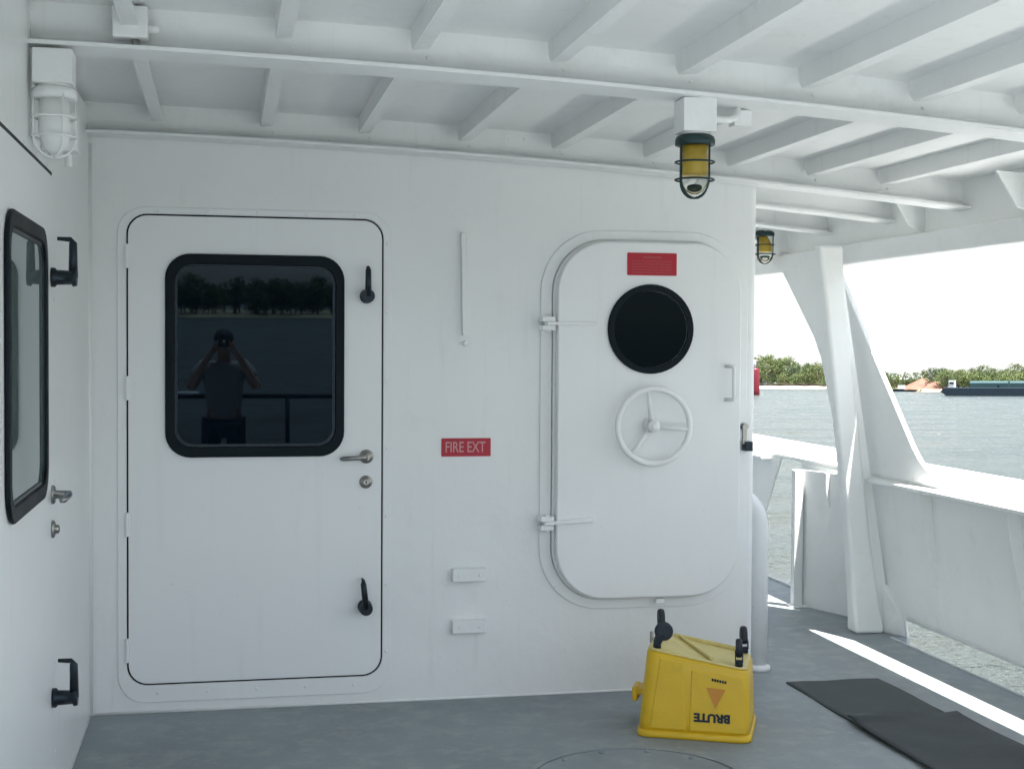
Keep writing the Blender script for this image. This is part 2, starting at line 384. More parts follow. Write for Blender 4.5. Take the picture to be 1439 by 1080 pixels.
mb = MB(); mb.lathe([(.016, 0), (.016, .03)], (2.325, -.011, 1.195), (0, -1, 0), 14); mb.box(2.308, 2.328, -.052, -.040, 1.115, 1.205)
dg = mb.build('dog_clip', 'metal', q, bevel=.002)
mb = MB(); mb.box(2.318, 2.354, -.066, -.011, 1.085, 1.128); mb.build('dog_wedge', 'black', dg, bevel=.003)
mb = MB(); mb.box(1.905, 1.945, -.05, -.0105, .400, .424); mb.build('stop_lug', 'white_door', q, bevel=.004)

# ------------------------------------------------------------------ signs
def sign(name, label, u0, u1, v0, v1, d):
    t = thing(name, label, 'sign', ((u0+u1)/2, 6-d, (v0+v1)/2)); w = (u1-u0)/2; hh = (v1-v0)/2
    mb = MB(); mb.prism(rrect(-w, w, -hh, hh, .004, .0004, 3), (0, -.003, 0)); mb.build('sign_plate', 'red', t)
    return t, w, hh
t, w, hh = sign('fire_sign', 'small red sign with pale letters between the two doors', .932, 1.152, 1.070, 1.150, 0)
T4 = Matrix.Translation((-.004, -.0042, -.001)) @ Matrix.Rotation(R_(90), 4, 'X')
text_mesh('lettering', 'FIRE EXT', .066, 'pink', t, T4, .0006, .0006, .70)
t, w, hh = sign('notice_sign', 'red notice plate with small print above the round port', 1.750, 1.979, 1.872, 1.972, DF)
mb = MB(); 
rnd = random.Random(3)
mb.box(-.04, .045, -.0042, -.0035, .026, .034)
for k_ in range(5):
    u = -.092; v_ = .013-.0125*k_
    while u < .088:
        l = rnd.uniform(.008, .03); mb.box(u, min(u+l, .09), -.0042, -.0035, v_-.0022, v_+.0022); u += l+.004
mb.build('small_print', 'redline', t)

# ------------------------------------------------------------------ wall fittings
t = thing('wall_bracket', 'long thin vertical white rail fixed to the bulkhead between the doors', 'rail', (1.026, 6, 1.80))
mb = MB(); mb.prism([(-.014, -.0004, .245), (.008, -.0004, .245), (.012, -.0004, -.20), (-.006, -.0004, -.20)], (0, -.030, 0))
mb.build('bar', 'white', t, bevel=.002)
mb = MB(); mb.box(.0125, .030, -.010, -.0004, -.20, .24); mb.build('flange', 'white', t, bevel=.002)
mb = MB(); mb.lathe([(.013, 0), (.013, .02), (.008, .024)], (.010, -.0004, -.235), (0, -1, 0), 14); mb.build('peg', 'white', t)
for v_, lab in ((.551, 'small white box on the bulkhead, upper of the pair below the red sign'), (.324, 'small white box on the bulkhead, lower of the pair near the deck')):
    t = thing('cover_box', lab, 'box', (1.055, 6, v_), group='small white boxes between the doors')
    mb = MB(); mb.box(-.075, .075, -.040, -.0004, -.028, .028); mb.build('cover', 'white', t, bevel=.004)
    for u in (-.045, .045): mb = MB(); mb.lathe([(.006, 0), (.006, .002), (.003, .003)], (u, -.0402, 0), (0, -1, 0), 10); mb.build('screw', 'white', t)

# ------------------------------------------------------------------ caged lamps
def cage_lamp(loc, label, cm='greenmetal', am='amber', mount=.10, rz=0, gm='lampglass'):
    t = thing('caged_lamp', label, 'lamp', loc, rz, 'caged bulkhead lamps')
    mb = MB(); mb.box(-.055, .055, -.05, .05, 0.012, mount); mb.lathe([(.046, .006), (.046, .03), (.05, .034), (.05, .05)], (0, 0, 0), (0, 0, 1), 20)
    mb.build('junction_box', 'white_over', t, bevel=.008)
    mb = MB(); mb.lathe([(.050, .006), (.060, 0), (.064, -.012), (.064, -.026), (.058, -.028)], (0, 0, 0), (0, 0, 1), 28); mb.build('collar', cm, t)
    mb = MB(); mb.lathe([(.043, -.028), (.044, -.12), (.040, -.15), (.028, -.172), (.010, -.182)], (0, 0, 0), (0, 0, 1), 24); mb.build('globe', gm, t)
    mb = MB(); mb.lathe([(.030, -.030), (.034, -.034), (.034, -.118), (.030, -.122)], (0, 0, 0), (0, 0, 1), 20); mb.build('lamp_insert', am, t)
    mb = MB()
    for zz in (-.080, -.136):
        mb.tube([(.062*math.cos(a), .062*math.sin(a), zz) for a in [2*math.pi*i/28 for i in range(28)]], .0032, 8, closed=True)
    for i in range(4):
        a = R_(28+90*i); c, s = math.cos(a), math.sin(a); pth = [(.062*c, .062*s, -.02), (.062*c, .062*s, -.136)]
        for j in range(1, 7):
            b_ = R_(90*j/6); pth.append((.062*c*math.cos(b_), .062*s*math.cos(b_), -.136-.058*math.sin(b_)))
        mb.tube(pth, .0034, 8)
    mb.build('guard_cage', cm, t)
    return t
cage_lamp((1.473, 4.24, 2.226), 'large amber caged lamp hanging from the near girder', mount=zfl(1.458)-2.226-.001)
cage_lamp((3.255, 8.05, 2.262), 'small distant amber caged lamp seen beside the corner of the bulkhead', mount=.10)
cage_lamp((-.478, 4.20, 2.285), 'white painted caged lamp high in the left corner', 'white_over', 'white_over', .11, gm='white_over')
# conduits
t = thing('conduit', 'white conduit with a gland box beside the large amber lamp', 'conduit', (1.57, 4.30, 2.33))
mb = MB(); mb.tube([(-.05, -.06, -.045), (.02, -.06, -.045), (.05, -.04, -.03), (.07, 0, .0), (.08, .05, .07), (.08, .05, .14)], .011, 10); mb.box(.05, .11, -.02, .03, -.055, -.005)
mb.build('pipe_run', 'white_over', t, bevel=.002)
t = thing('conduit', 'white conduit running down the left corner under the overhead', 'conduit', (-.50, 4.50, 2.16))
mb = MB(); mb.tube([(.0, .0, -.02), (.0, .0, .1), (.0, .05, .2), (.0, .2, .27)], .013, 10); mb.box(-.045, .06, -.045, .05, -.015, .10); mb.tube([(.03, .0, -.02), (.03, 0, -.06)], .012, 10)
mb.build('pipe_run', 'white_over', t, bevel=.003)
t = thing('cable_box', 'small white junction box against the near girder at upper left', 'box', (-.27, 4.19, 2.50))
mb = MB(); mb.box(-.045, .055, -.03, .03, -.062, .03); mb.build('cover', 'white_over', t, bevel=.006)
mb = MB(); mb.lathe([(.012, 0), (.012, .02), (.008, .03)], (.055, 0, -.03), (1, 0, 0), 10); mb.build('gland', 'white_over', t)
mb = MB(); mb.lathe([(.012, 0), (.012, .02), (.008, .03)], (.02, 0, -.062), (0, 0, -1), 10); mb.build('gland', 'metal', t)

# ------------------------------------------------------------------ starboard side: frame, column, bulwark
def sx(z): return 3.6-.12*z
sf = thing('side_screen', 'white steel screen with slanted posts and large openings above the starboard rail', 'screen', (3.5, 7, 0))
def sl(mb): mb.v = [(x-3.5, y-7, z) for x, y, z in mb.v]; return mb
def splate(poly, t, off=0):
    return [(sx(z)+off, y, z) for y, z in poly], (t, 0, 0)
mb = MB()
p, a = splate([(7.20, 2.03), (7.23, 1.98), (7.21, 1.93), (7.16, 1.86), (6.86, 1.44), (6.58, 1.05), (6.52, .985), (6.45, .94), (6.33, .91), (6.33, .86), (7.47, .86), (7.50, 1.10), (7.59, 1.50), (7.66, 1.62), (8.04, 2.03)], .03)
mb.prism(p, a); sl(mb).build('slanted_post', 'white_side', sf, bevel=.008, seg=3)
mb = MB()
for y0, y1 in ((1.9, 13),):
    mb.hexa([(sx(2.03), y0, 2.012), (3.50, y0, 2.012), (3.50, y1, 2.012), (sx(2.03), y1, 2.012), (sx(2.13), y0, 2.125), (3.50, y0, 2.125), (3.50, y1, 2.125), (sx(2.13), y1, 2.125)])
sl(mb).build('header', 'white_side', sf, bevel=.012, seg=3)
mb = MB(); mb.hexa([(3.385, 1.9, 2.127), (3.42, 1.9, 2.127), (3.42, 13, 2.127), (3.385, 13, 2.127), (3.375, 1.9, 2.36), (3.42, 1.9, 2.36), (3.42, 13, 2.36), (3.375, 13, 2.36)])
sl(mb).build('upper_plate', 'white_side', sf)
for yy in (5.35, 6.30, 8.0):
    mb = MB(); mb.prism([(3.384, yy, 2.13), (3.384, yy, 2.30), (3.20, yy, 2.31), (3.30, yy, 2.16)], (0, .012, 0)); sl(mb).build('bracket', 'white_side', sf)
# far pillars of the same frame
for yy in (10.6, 2.6):
    mb = MB(); p, a = splate([(yy, .86), (yy+.5, .86), (yy+.9, 2.03), (yy+.5, 2.03)], .05); mb.prism(p, a); sl(mb).build('slanted_post', 'white_side', sf, bevel=.008)
# column with flared foot
mb = MB()
def colring(z, w, y0, y1): c = 3.452-.120*z; return [(c-w, y0, z), (c+w, y0, z), (c+w, y1, z), (c-w, y1, z)]
zs = [(0.0, .088, 6.96, 7.08), (.12, .080, 6.97, 7.07), (.5, .066, 6.98, 7.06), (.9, .062, 6.98, 7.06), (1.8, .062, 6.98, 7.06), (2.02, .066, 6.98, 7.06), (2.11, .072, 6.97, 7.06)]
o0 = len(mb.v)
for z, w, y0, y1 in zs: mb.v += colring(z, w, y0, y1)
for i in range(len(zs)-1):
    for j in range(4): mb.f.append((i*4+j, i*4+(j+1) % 4, (i+1)*4+(j+1) % 4, (i+1)*4+j)); mb.sm.append(False)
mb.f += [(3, 2, 1, 0), tuple(len(mb.v)-4+j for j in range(4))]; mb.sm += [False, False]
sl(mb).build('column', 'white_side', sf, bevel=.022, seg=4)
mb = MB(); mb.prism([(3.545, 6.99, 0.001), (3.60, 6.86, .001), (3.588, 6.86, .10), (3.57, 6.99, .26), (3.53, 6.99, .26)], (0, .012, 0)); sl(mb).build('foot_bracket', 'white_side', sf)
mb = MB(); mb.hexa([(3.50, 7.0, .002), (3.598, 7.0, .002), (3.598, 7.03, .002), (3.50, 7.03, .002), (3.265, 7.0, 2.0), (3.272, 7.0, 2.0), (3.272, 7.03, 2.0), (3.265, 7.03, 2.0)]); sl(mb).build('web', 'white_side', sf)

bw = thing('bulwark', 'white starboard bulwark with a wide sunlit cap rail', 'bulwark', (3.5, 7, 0))
mb = MB()
def wallseg(y0, y1, z0, z1, t=.012): mb.hexa([(sx(z0), y0, z0), (sx(z0)+t, y0, z0), (sx(z0)+t, y1, z0), (sx(z0), y1, z0), (sx(z1), y0, z1), (sx(z1)+t, y0, z1), (sx(z1)+t, y1, z1), (sx(z1), y1, z1)])
wallseg(-1.3, 6.83, .105, .845); wallseg(6.832, 8.02, .0, .845); 
sl(mb).build('plate', 'white_side', bw)
mb = MB(); wallseg(8.75, 13, .26, .845); sl(mb).build('forward_plate', 'white_side', bw)
mb = MB(); mb.prism([(3.50, 8.745, .26), (3.50, 8.745, .845), (3.50, 8.35, .845)], (.012, 0, 0)); sl(mb).build('gusset', 'white_side', bw)
mb = MB()
for ya, yb in ((-1.3, 7.06), (8.5, 13)): mb.hexa([(3.425, ya, .825), (3.50, ya, .825), (3.50, yb, .825), (3.425, yb, .825), (3.425, ya, .848), (3.50, ya, .852), (3.50, yb, .852), (3.425, yb, .848)])
sl(mb).build('rail_lip', 'white_side', bw, bevel=.006)
mb = MB()
mb.hexa([(3.502, -1.3, .846), (3.90, -1.3, .880), (3.90, 13, .880), (3.502, 13, .846), (3.502, -1.3, .872), (3.90, -1.3, .905), (3.90, 13, .905), (3.502, 13, .872)])
sl(mb).build('cap_rail', 'white_side', bw, bevel=.008)
for yy in (2.4, 3.2, 4.0, 4.8, 5.62, 6.42, 7.55):
    mb = MB(); mb.prism([(sx(.12), yy, .12), (sx(.82), yy, .822), (sx(.82)-.065, yy, .822), (sx(.82)-.05, yy, .70), (sx(.12)-.012, yy, .20)], (0, .010, 0)); sl(mb).build('stiffener', 'white_side', bw)
mb = MB(); mb.hexa([(3.405, 7.80, .001), (3.585, 7.30, .001), (3.595, 7.30, .001), (3.415, 7.81, .001), (3.405, 7.80, .822), (3.50, 7.45, .822), (3.51, 7.45, .822), (3.415, 7.81, .822)]); sl(mb).build('end_fairing', 'white_side', bw)
mb = MB(); mb.tube([(sx(.11)+.003, -1.3, .11), (sx(.11)+.003, 6.80, .11)], .016, 8); sl(mb).build('port_edge_bar', 'white_side', bw)
t = thing('rail_stanchion', 'square white stanchion in sunlight at the end of the bulwark', 'post', (3.372, 7.78, 0))
mb = MB(); mb.hexa([(-.028, -.02, 0.001), (.028, -.02, 0.001), (.028, .03, 0.001), (-.028, .03, 0.001), (-.028, -.02, .822), (.028, -.02, .822), (.028, .03, .822), (-.028, .03, .822)])
mb.build('post', 'white_side', t, bevel=.004)
mb = MB(); mb.box(-.05, .05, -.05, .06, .001, .010); mb.build('foot_plate', 'white_side', t, bevel=.002)

# vent pipe at the corner
t = thing('corner_pipe', 'white vertical pipe curving in at its top beside the bulkhead corner', 'pipe', (2.528, 6.28, 0))
pth = [(0, 0, .004), (0, 0, .68)]+[(-.14+.14*math.cos(R_(a)), 0, .68+.14*math.sin(R_(a))*1.2) for a in range(10, 81, 10)]
mb = MB(); mb.tube(pth, .043, 20); mb.build('pipe', 'white', t)
mb = MB(); mb.lathe([(.058, 0.001), (.058, .02), (.046, .03)], (0, 0, 0), (0, 0, 1), 20); mb.build('base_flange', 'white', t)

# ------------------------------------------------------------------ deck items
def matmesh(x0, x1, y0, y1, z, seed, ridge=None, skew=0, nx=16, ny=60):
    rn = random.Random(seed); mb = MB(); vs = []; ph = rn.uniform(0, 6)
    for j in range(ny+1):
        for i in range(nx+1):
            u = i/nx; v = j/ny; x = x0+(x1-x0)*u+skew*v; y = y0+(y1-y0)*v
            zz = z+.0012*math.sin(5*y+ph+2*x)**2+.0015*math.sin(23*x+7*y)
            if ridge: zz += ridge[1]*math.exp(-((y-ridge[0]-.05*u)/.035)**2)*(.5+.5*math.sin(5*u+.6))
            if i in (0, nx): x += .0025*math.sin(11*y+ph)
            vs.append((x, y, zz))
    fs = [(j*(nx+1)+i, j*(nx+1)+i+1, (j+1)*(nx+1)+i+1, (j+1)*(nx+1)+i) for j in range(ny) for i in range(nx)]
    mb.add(vs, fs, True); return mb
o = matmesh(2.555, 3.015, 5.2, 6.0, .006, 1).build('rubber_mat', 'mat'); o.modifiers.new('thick', 'SOLIDIFY').thickness = .006; tag(o, 'thin grey rubber mat on the deck beyond the darker one', 'mat')
o = matmesh(2.54, 3.04, 2.6, 5.33, .014, 2, (5.30, .022)).build('rubber_mat', 'mat2'); o.modifiers.new('thick', 'SOLIDIFY').thickness = .007; tag(o, 'dark wrinkled rubber mat lapping over the grey mat at lower right', 'mat')
t = thing('deck_hatch', 'round flush manhole cover painted like the deck at the bottom edge', 'hatch', (1.46, 4.74, 0))
mb = MB(); k = 56
inn = [(.385*math.cos(2*math.pi*i/k), .385*math.sin(2*math.pi*i/k), .0008) for i in range(k)]; out = [(.405*math.cos(2*math.pi*i/k), .405*math.sin(2*math.pi*i/k), .0008) for i in range(k)]
mb.ring(inn, out, (0, 0, .006)); mb.build('rim', 'deck', t)
mb = MB(); mb.lathe([(.375, .0008), (.375, .005), (.370, .0065)], (0, 0, 0), (0, 0, 1), 56); mb.build('cover', 'deck', t)
for i in range(12): mb = MB(); mb.lathe([(.011, .0066), (.011, .012), (.006, .015)], (.34*math.cos(R_(30*i+8)), .34*math.sin(R_(30*i+8)), 0), (0, 0, 1), 8); mb.build('bolt', 'deck', t)

# upturned mop bucket
bk = thing('mop_bucket', 'yellow wheeled mop bucket standing upside down by the round port door', 'bucket', (1.892, 5.34, 0), R_(-25)); bk.scale = (1.01, .94, 1.02)
def bring(hw0, hw1, d0, d1, z0, z1, r=.045, k=5):   # loop with independent left/right heights
    pts = []
    for cu, cv, a0 in ((hw1-r, d1-r, 0), (hw0+r, d1-r, 90), (hw0+r, d0+r, 180), (hw1-r, d0+r, 270)):
        for i in range(k+1):
            a = R_(a0+90*i/k); x = cu+r*math.cos(a); y = cv+r*math.sin(a); f = (x-hw0)/(hw1-hw0); pts.append((x, y, z0+(z1-z0)*f))
    return pts
def shell(loops, name, mat, parent, bevel=0):
    mb = MB(); k = len(loops[0])
    for L in loops: mb.v += L
    for a in range(len(loops)-1):
        for i in range(k): mb.f.append((a*k+i, a*k+(i+1) % k, (a+1)*k+(i+1) % k, (a+1)*k+i)); mb.sm.append(True)
    mb.f += [tuple(range(k-1, -1, -1)), tuple((len(loops)-1)*k+i for i in range(k))]; mb.sm += [False, False]
    return mb.build(name, mat, parent, bevel)
body = shell([bring(-.222, .215, -.168, .228, .022, .022), bring(-.220, .213, -.166, .226, .06, .06), bring(-.208, .209, -.154, .214, .20, .18), bring(-.196, .205, -.143, .203, .325, .262), bring(-.190, .200, -.137, .197, .338, .274)], 'tub', 'yellow', bk)
shell([bring(-.230, .222, -.178, .238, .002, .002, .05), bring(-.231, .223, -.179, .239, .012, .012, .05), bring(-.228, .220, -.176, .236, .026, .026, .05), bring(-.221, .214, -.167, .227, .028, .028, .05)], 'rim', 'yellow', bk)
shell([bring(-.192, .202, -.139, .199, .3385, .2745), bring(-.186, .196, -.133, .193, .345, .281), bring(-.178, .188, -.125, .185, .346, .282)], 'base_skid', 'yellow_pale', bk)
mb = MB()   # ribs across the base
mb.prism([(-.10, .172, .332), (-.085, .172, .330), (.07, -.12, .305), (.055, -.12, .307)], (0, 0, .012))
mb.prism([(-.12, .172, .334), (-.12, .184, .334), (.17, .184, .287), (.17, .172, .287)], (0, 0, .014))
mb.build('base_rib', 'yellow_pale', bk, bevel=.003)
mb = MB()   # stepped panels on the front face
mb.hexa([(-.175, -.174, .035), (-.03, -.174, .035), (-.03, -.15, .035), (-.175, -.15, .035), (-.140, -.147, .312), (-.05, -.147, .296), (-.05, -.13, .296), (-.140, -.13, .312)])
mb.build('front_panel', 'yellow', bk, bevel=.006)
mb = MB(); mb.hexa([(-.02, -.174, .035), (.20, -.174, .035), (.20, -.15, .035), (-.02, -.15, .035), (-.015, -.1494, .270), (.19, -.1494, .246), (.19, -.13, .246), (-.015, -.13, .270)])
mb.build('front_panel', 'yellow', bk, bevel=.006)
mb = MB(); mb.box(-.262, -.205, -.05, .05, .135, .165); mb.box(-.262, -.240, -.055, .055, .110, .168); mb.build('pour_handle', 'yellow', bk, bevel=.006)
mb = MB(); mb.tube([(-.190, .10, .30), (-.205, .12, .32), (-.205, .12, .36)], .008, 8); mb.build('handle_wire', 'metal', bk)
for (x, y, zt, spin) in ((-.155, -.108, .340, -75), (-.168, .165, .340, 15), (.168, -.108, .286, 5), (.172, .165, .286, 12)):
    c = bpy.data.objects.new('caster', None); COL.objects.link(c); c.parent = bk; c.location = (x, y, zt); c.rotation_euler = (0, 0, R_(spin))
    mb = MB(); mb.lathe([(.016, 0), (.016, .016), (.012, .022)], (0, 0, 0), (0, 0, 1), 14)
    mb.prism([(-.016, -.014, .020), (-.016, .014, .020), (-.016, .030, .050), (-.016, .018, .058), (-.016, -.006, .046)], (.004, 0, 0)); mb.prism([(.012, -.014, .020), (.012, .014, .020), (.012, .030, .050), (.012, .018, .058), (.012, -.006, .046)], (.004, 0, 0))
    mb.box(-.016, .016, -.014, .014, .018, .023); mb.build('fork', 'black', c)
    mb = MB(); mb.lathe([(.024, -.013), (.033, -.0125), (.037, -.006), (.037, .006), (.033, .0125), (.024, .013)], (0, .026, .066), (1, 0, 0), 24); mb.build('wheel', 'greyrub', c)
# marks on the front panel: lettering upside down as the bucket stands
fn = math.atan2(.0246, .235)
def face(u, zz, lift=.0012):   # point on the right-hand front panel
    f = (zz-.035)/(.270-.035); return (u, -.174+.0246*f-lift, zz)
rotm = Matrix.Translation(face(.070, .092, .0016)) @ Matrix.Rotation(-fn, 4, 'X') @ Matrix.Rotation(R_(90), 4, 'X') @ Matrix.Rotation(R_(180), 4, 'Z')
text_mesh('lettering', 'BRUTE', .044, 'black', bk, rotm, .0022, .0005, 1.08)
mb = MB(); a, b_, c_ = face(.045, .206), face(.120, .202), face(.083, .128); mb.prism([a, b_, c_], (0, -.001, 0)); mb.build('warning_mark', 'orange', bk)
mb = MB()
for i in range(6):
    p0 = face(.066+.010*i, .232-.0015*i); mb.box(p0[0], p0[0]+.007, p0[1]-.0008, p0[1]+.0015, p0[2], p0[2]+.010)
mb.build('small_print', 'black', bk)

# ------------------------------------------------------------------ stern rail behind the camera (mirrored in the door window)
sr = thing('stern_rail', 'dark tubular rail across the stern mirrored in the door window', 'railing', (0, -1.1, 0))
for zz in (1.07, .6):
    mb = MB(); mb.tube([(-.50, 0, zz), (3.4, 0, zz)], .021, 12); mb.build('rail', 'rubber', sr)
for x in (-.48, .58, 1.9, 3.3):
    mb = MB(); mb.tube([(x, 0, 0.001), (x, 0, 1.07)], .021, 12); mb.build('post', 'rubber', sr)
t = thing('mooring_chock', 'pale flat plate fixed on the stern rail top', 'plate', (-.36, -1.1, 1.10))
mb = MB(); mb.box(-.13, .13, -.05, .05, -.008, .012); mb.build('plate', 'white', t, bevel=.004)

# ------------------------------------------------------------------ the photographer
def skin_obj(name, joints, edges, mats, parent, root=0, sub=1):
    me = bpy.data.meshes.new(name); me.from_pydata([j[0] for j in joints], edges, []); 
    o = bpy.data.objects.new(name, me); COL.objects.link(o)
    md = o.modifiers.new('skin', 'SKIN'); md.use_smooth_shade = True
    sv = me.skin_vertices[0].data if me.skin_vertices else None
    if sv is None:
        bm = bmesh.new(); bm.from_mesh(me); bm.verts.layers.skin.verify(); bm.to_mesh(me); bm.free(); sv = me.skin_vertices[0].data
    for i, j in enumerate(joints):
        r = j[1]; sv[i].radius = r if isinstance(r, tuple) else (r, r); sv[i].use_root = (i == root)
    s2 = o.modifiers.new('sub', 'SUBSURF'); s2.levels = sub; s2.render_levels = sub+1
    me.materials.append(M[mats]); o.parent = parent
    return o
ph = thing('person', 'person in grey shirt and dark shorts holding a camera up, mirrored in the door window', 'person', (0.0, -.22, 0))
J = []; Ed = []
def jt(p, r, par=None):
    J.append((Vector(p), r)); i = len(J)-1
    if par is not None: Ed.append((par, i))
    return i
pel = jt((0, 0, .93), (.15, .10)); bel = jt((0, 0, 1.06), (.14, .095), pel); che = jt((0, -.01, 1.24), (.155, .105), bel); nb = jt((0, -.01, 1.38), (.075, .07), che); nk = jt((0, .01, 1.45), .052, nb)
hd = jt((0, .025, 1.53), (.070, .082), nk); ht = jt((0, .02, 1.60), (.052, .062), hd)
for s in (-1, 1):
    sh = jt((s*.175, -.01, 1.35), .062, che); el = jt((s*.285, .06, 1.17), .042, sh); wr = jt((s*.13, .165, 1.44), .028, el); pm = jt((s*.088, .178, 1.505), (.030, .018), wr)
    for k_, (fx, fz, ln) in enumerate(((-.010, .050, 1.0), (.0, .038, 1.05), (.002, .020, 1.0), (.0, .004, .85))):
        a = jt((s*(.078+fx), .205, 1.52+fz*.8), .0095, pm); jt((s*(.040), .218, 1.525+fz*.8), .0085, a)
    a = jt((s*.070, .165, 1.495), .011, pm); jt((s*.040, .180, 1.515), .009, a)
    hp = jt((s*.095, 0, .88), .085, pel); kn = jt((s*.12, .02, .50), .055, hp); an = jt((s*.13, -.02, .09), .036, kn); jt((s*.145, .12, .035), (.042, .03), an)
skin_obj('body', J, Ed, 'skin', ph)
J2 = [((0, 0, .86), (.168, .120)), ((0, 0, 1.06), (.157, .112)), ((0, -.01, 1.24), (.172, .122)), ((0, -.01, 1.37), (.095, .085)), ((-.180, -.01, 1.36), .074), ((-.25, .03, 1.25), .062), ((.180, -.01, 1.36), .074), ((.25, .03, 1.25), .062)]
skin_obj('shirt', J2, [(0, 1), (1, 2), (2, 3), (2, 4), (4, 5), (2, 6), (6, 7)], 'shirt', ph)
J3 = [((0, 0, .92), (.165, .120)), ((-.10, 0, .84), .100), ((-.115, .01, .56), .082), ((.10, 0, .84), .100), ((.115, .01, .56), .082)]
skin_obj('shorts', J3, [(0, 1), (1, 2), (0, 3), (3, 4)], 'shorts', ph)
mb = MB(); mb.lathe([(.070, -.055), (.082, -.02), (.084, .02), (.078, .055), (.060, .085), (.034, .103), (.006, .110)], (0, -.012, 1.575), (0, -.12, 1), 20); mb.build('hair', 'hair', ph)
mb = MB(); mb.lathe([(.004, 0), (.013, .008), (.015, .02), (.006, .034)], (0, .098, 1.555), (0, .45, -1), 10); mb.build('nose', 'skin', ph)
for s in (-1, 1):
    mb = MB(); mb.lathe([(.006, -.008), (.022, -.004), (.024, .004), (.012, .009)], (s*.074, .015, 1.56), (1, -.2, 0), 12); mb.build('ear', 'skin', ph)
    mb = MB(); mb.prism([(s*.145-.05, -.09, .002), (s*.145+.05, -.09, .002), (s*.15+.05, .17, .002), (s*.15, .20, .002), (s*.15-.05, .17, .002)], (0, 0, .05)); mb.build('shoe', 'black', ph, bevel=.012)
t = thing('compact_camera', 'small black camera held up to the face, mirrored in the door window', 'camera', (0, -.046, 1.56))
mb = MB(); mb.box(-.055, .055, -.014, .012, -.032, .032); mb.build('camera_body', 'black', t, bevel=.005)
mb = MB(); mb.lathe([(.022, .0125), (.022, .026), (.018, .030)], (0, 0, 0), (0, 1, 0), 20); mb.build('lens', 'metal', t)

# ================================================================== everything outside the vessel (true vertical)
def W(px, d, z=0):   # a point at image column px, distance d from the camera, height z above the water
    dv = Cw @ Vector((px-CX, 0, -F)); dv.z = 0; dv.normalize()
    return Vector((dv.x*d, dv.y*d, WZ+z))
def Wa(az, d, z=0):   # az: degrees clockwise from the forward axis
    return Vector((math.sin(R_(az))*d, math.cos(R_(az))*d, WZ+z))
# water
m, nt, b = new_mat('river_water'); N = nt.nodes; L = nt.links
b.inputs['Base Color'].default_value = (.065, .082, .078, 1); b.inputs['Roughness'].default_value = .20; b.inputs['Specular IOR Level'].default_value = .36; b.inputs['IOR'].default_value = 1.33
geo = N.new('ShaderNodeNewGeometry')
mp = N.new('ShaderNodeMapping'); mp.inputs['Scale'].default_value = (1, 1.5, 1); mp.inputs['Rotation'].default_value = (0, 0, .5)
L.new(geo.outputs['Position'], mp.inputs['Vector'])
na = N.new('ShaderNodeTexNoise'); na.inputs['Scale'].default_value = 1.5; na.inputs['Detail'].default_value = 9; na.inputs['Roughness'].default_value = .62
nb_ = N.new('ShaderNodeTexNoise'); nb_.inputs['Scale'].default_value = .12; nb_.inputs['Detail'].default_value = 8; nb_.inputs['Roughness'].default_value = .65
L.new(mp.outputs[0], na.inputs['Vector']); L.new(mp.outputs[0], nb_.inputs['Vector'])
bp = N.new('ShaderNodeBump'); bp.inputs['Strength'].default_value = 1.0; bp.inputs['Distance'].default_value = .34; L.new(na.outputs[0], bp.inputs['Height'])
bp2 = N.new('ShaderNodeBump'); bp2.inputs['Strength'].default_value = 1.0; bp2.inputs['Distance'].default_value = 3.0; L.new(nb_.outputs[0], bp2.inputs['Height']); L.new(bp.outputs[0], bp2.inputs['Normal'])
L.new(bp2.outputs[0], b.inputs['Normal'])
rw = N.new('ShaderNodeMapRange'); rw.inputs[1].default_value = .35; rw.inputs[2].default_value = .65; rw.inputs[3].default_value = .10; rw.inputs[4].default_value = .34; L.new(nb_.outputs[0], rw.inputs[0]); L.new(rw.outputs[0], b.inputs['Roughness'])
M['water'] = m
mb = MB(); k = 96; rings = [0, 30, 120, 500, 2000, 9000]; vs = [(0, 0, WZ)]; fs = []
for r in rings[1:]: vs += [(r*math.cos(2*math.pi*i/k), r*math.sin(2*math.pi*i/k), WZ) for i in range(k)]
for i in range(k): fs.append((0, 1+i, 1+(i+1) % k))
for a in range(len(rings)-2):
    for i in range(k): fs.append((1+a*k+i, 1+(a+1)*k+i, 1+(a+1)*k+(i+1) % k, 1+a*k+(i+1) % k))
mb.add(vs, fs); tag(mb.build('water', 'water', ship=False), kind='structure')

def ground_mat(name, c1, c2, s):
    m, nt, b = new_mat(name); N = nt.nodes; L = nt.links
    g = N.new('ShaderNodeNewGeometry'); nn = N.new('ShaderNodeTexNoise'); nn.inputs['Scale'].default_value = s; nn.inputs['Detail'].default_value = 8
    mx = N.new('ShaderNodeMix'); mx.data_type = 'RGBA'; mx.inputs[6].default_value = c1+(1,); mx.inputs[7].default_value = c2+(1,)
    mr = N.new('ShaderNodeMapRange'); mr.inputs[1].default_value = .35; mr.inputs[2].default_value = .65
    L.new(g.outputs['Position'], nn.inputs['Vector']); L.new(nn.outputs[0], mr.inputs[0]); L.new(mr.outputs[0], mx.inputs[0]); L.new(mx.outputs[2], b.inputs['Base Color']); b.inputs['Roughness'].default_value = .9
    bp = N.new('ShaderNodeBump'); bp.inputs['Strength'].default_value = .6; bp.inputs['Distance'].default_value = .4; L.new(nn.outputs[0], bp.inputs['Height']); L.new(bp.outputs[0], b.inputs['Normal'])
    return m
M['bank'] = ground_mat('river_bank', (.34, .29, .20), (.10, .11, .05), .05)
M['sand'] = ground_mat('sand', (.50, .44, .36), (.40, .34, .26), .3)
M['leafA'] = ground_mat('foliage_bright', (.070, .105, .035), (.125, .155, .05), .25)
M['leafB'] = ground_mat('foliage_mid', (.050, .085, .025), (.10, .13, .035), .25)
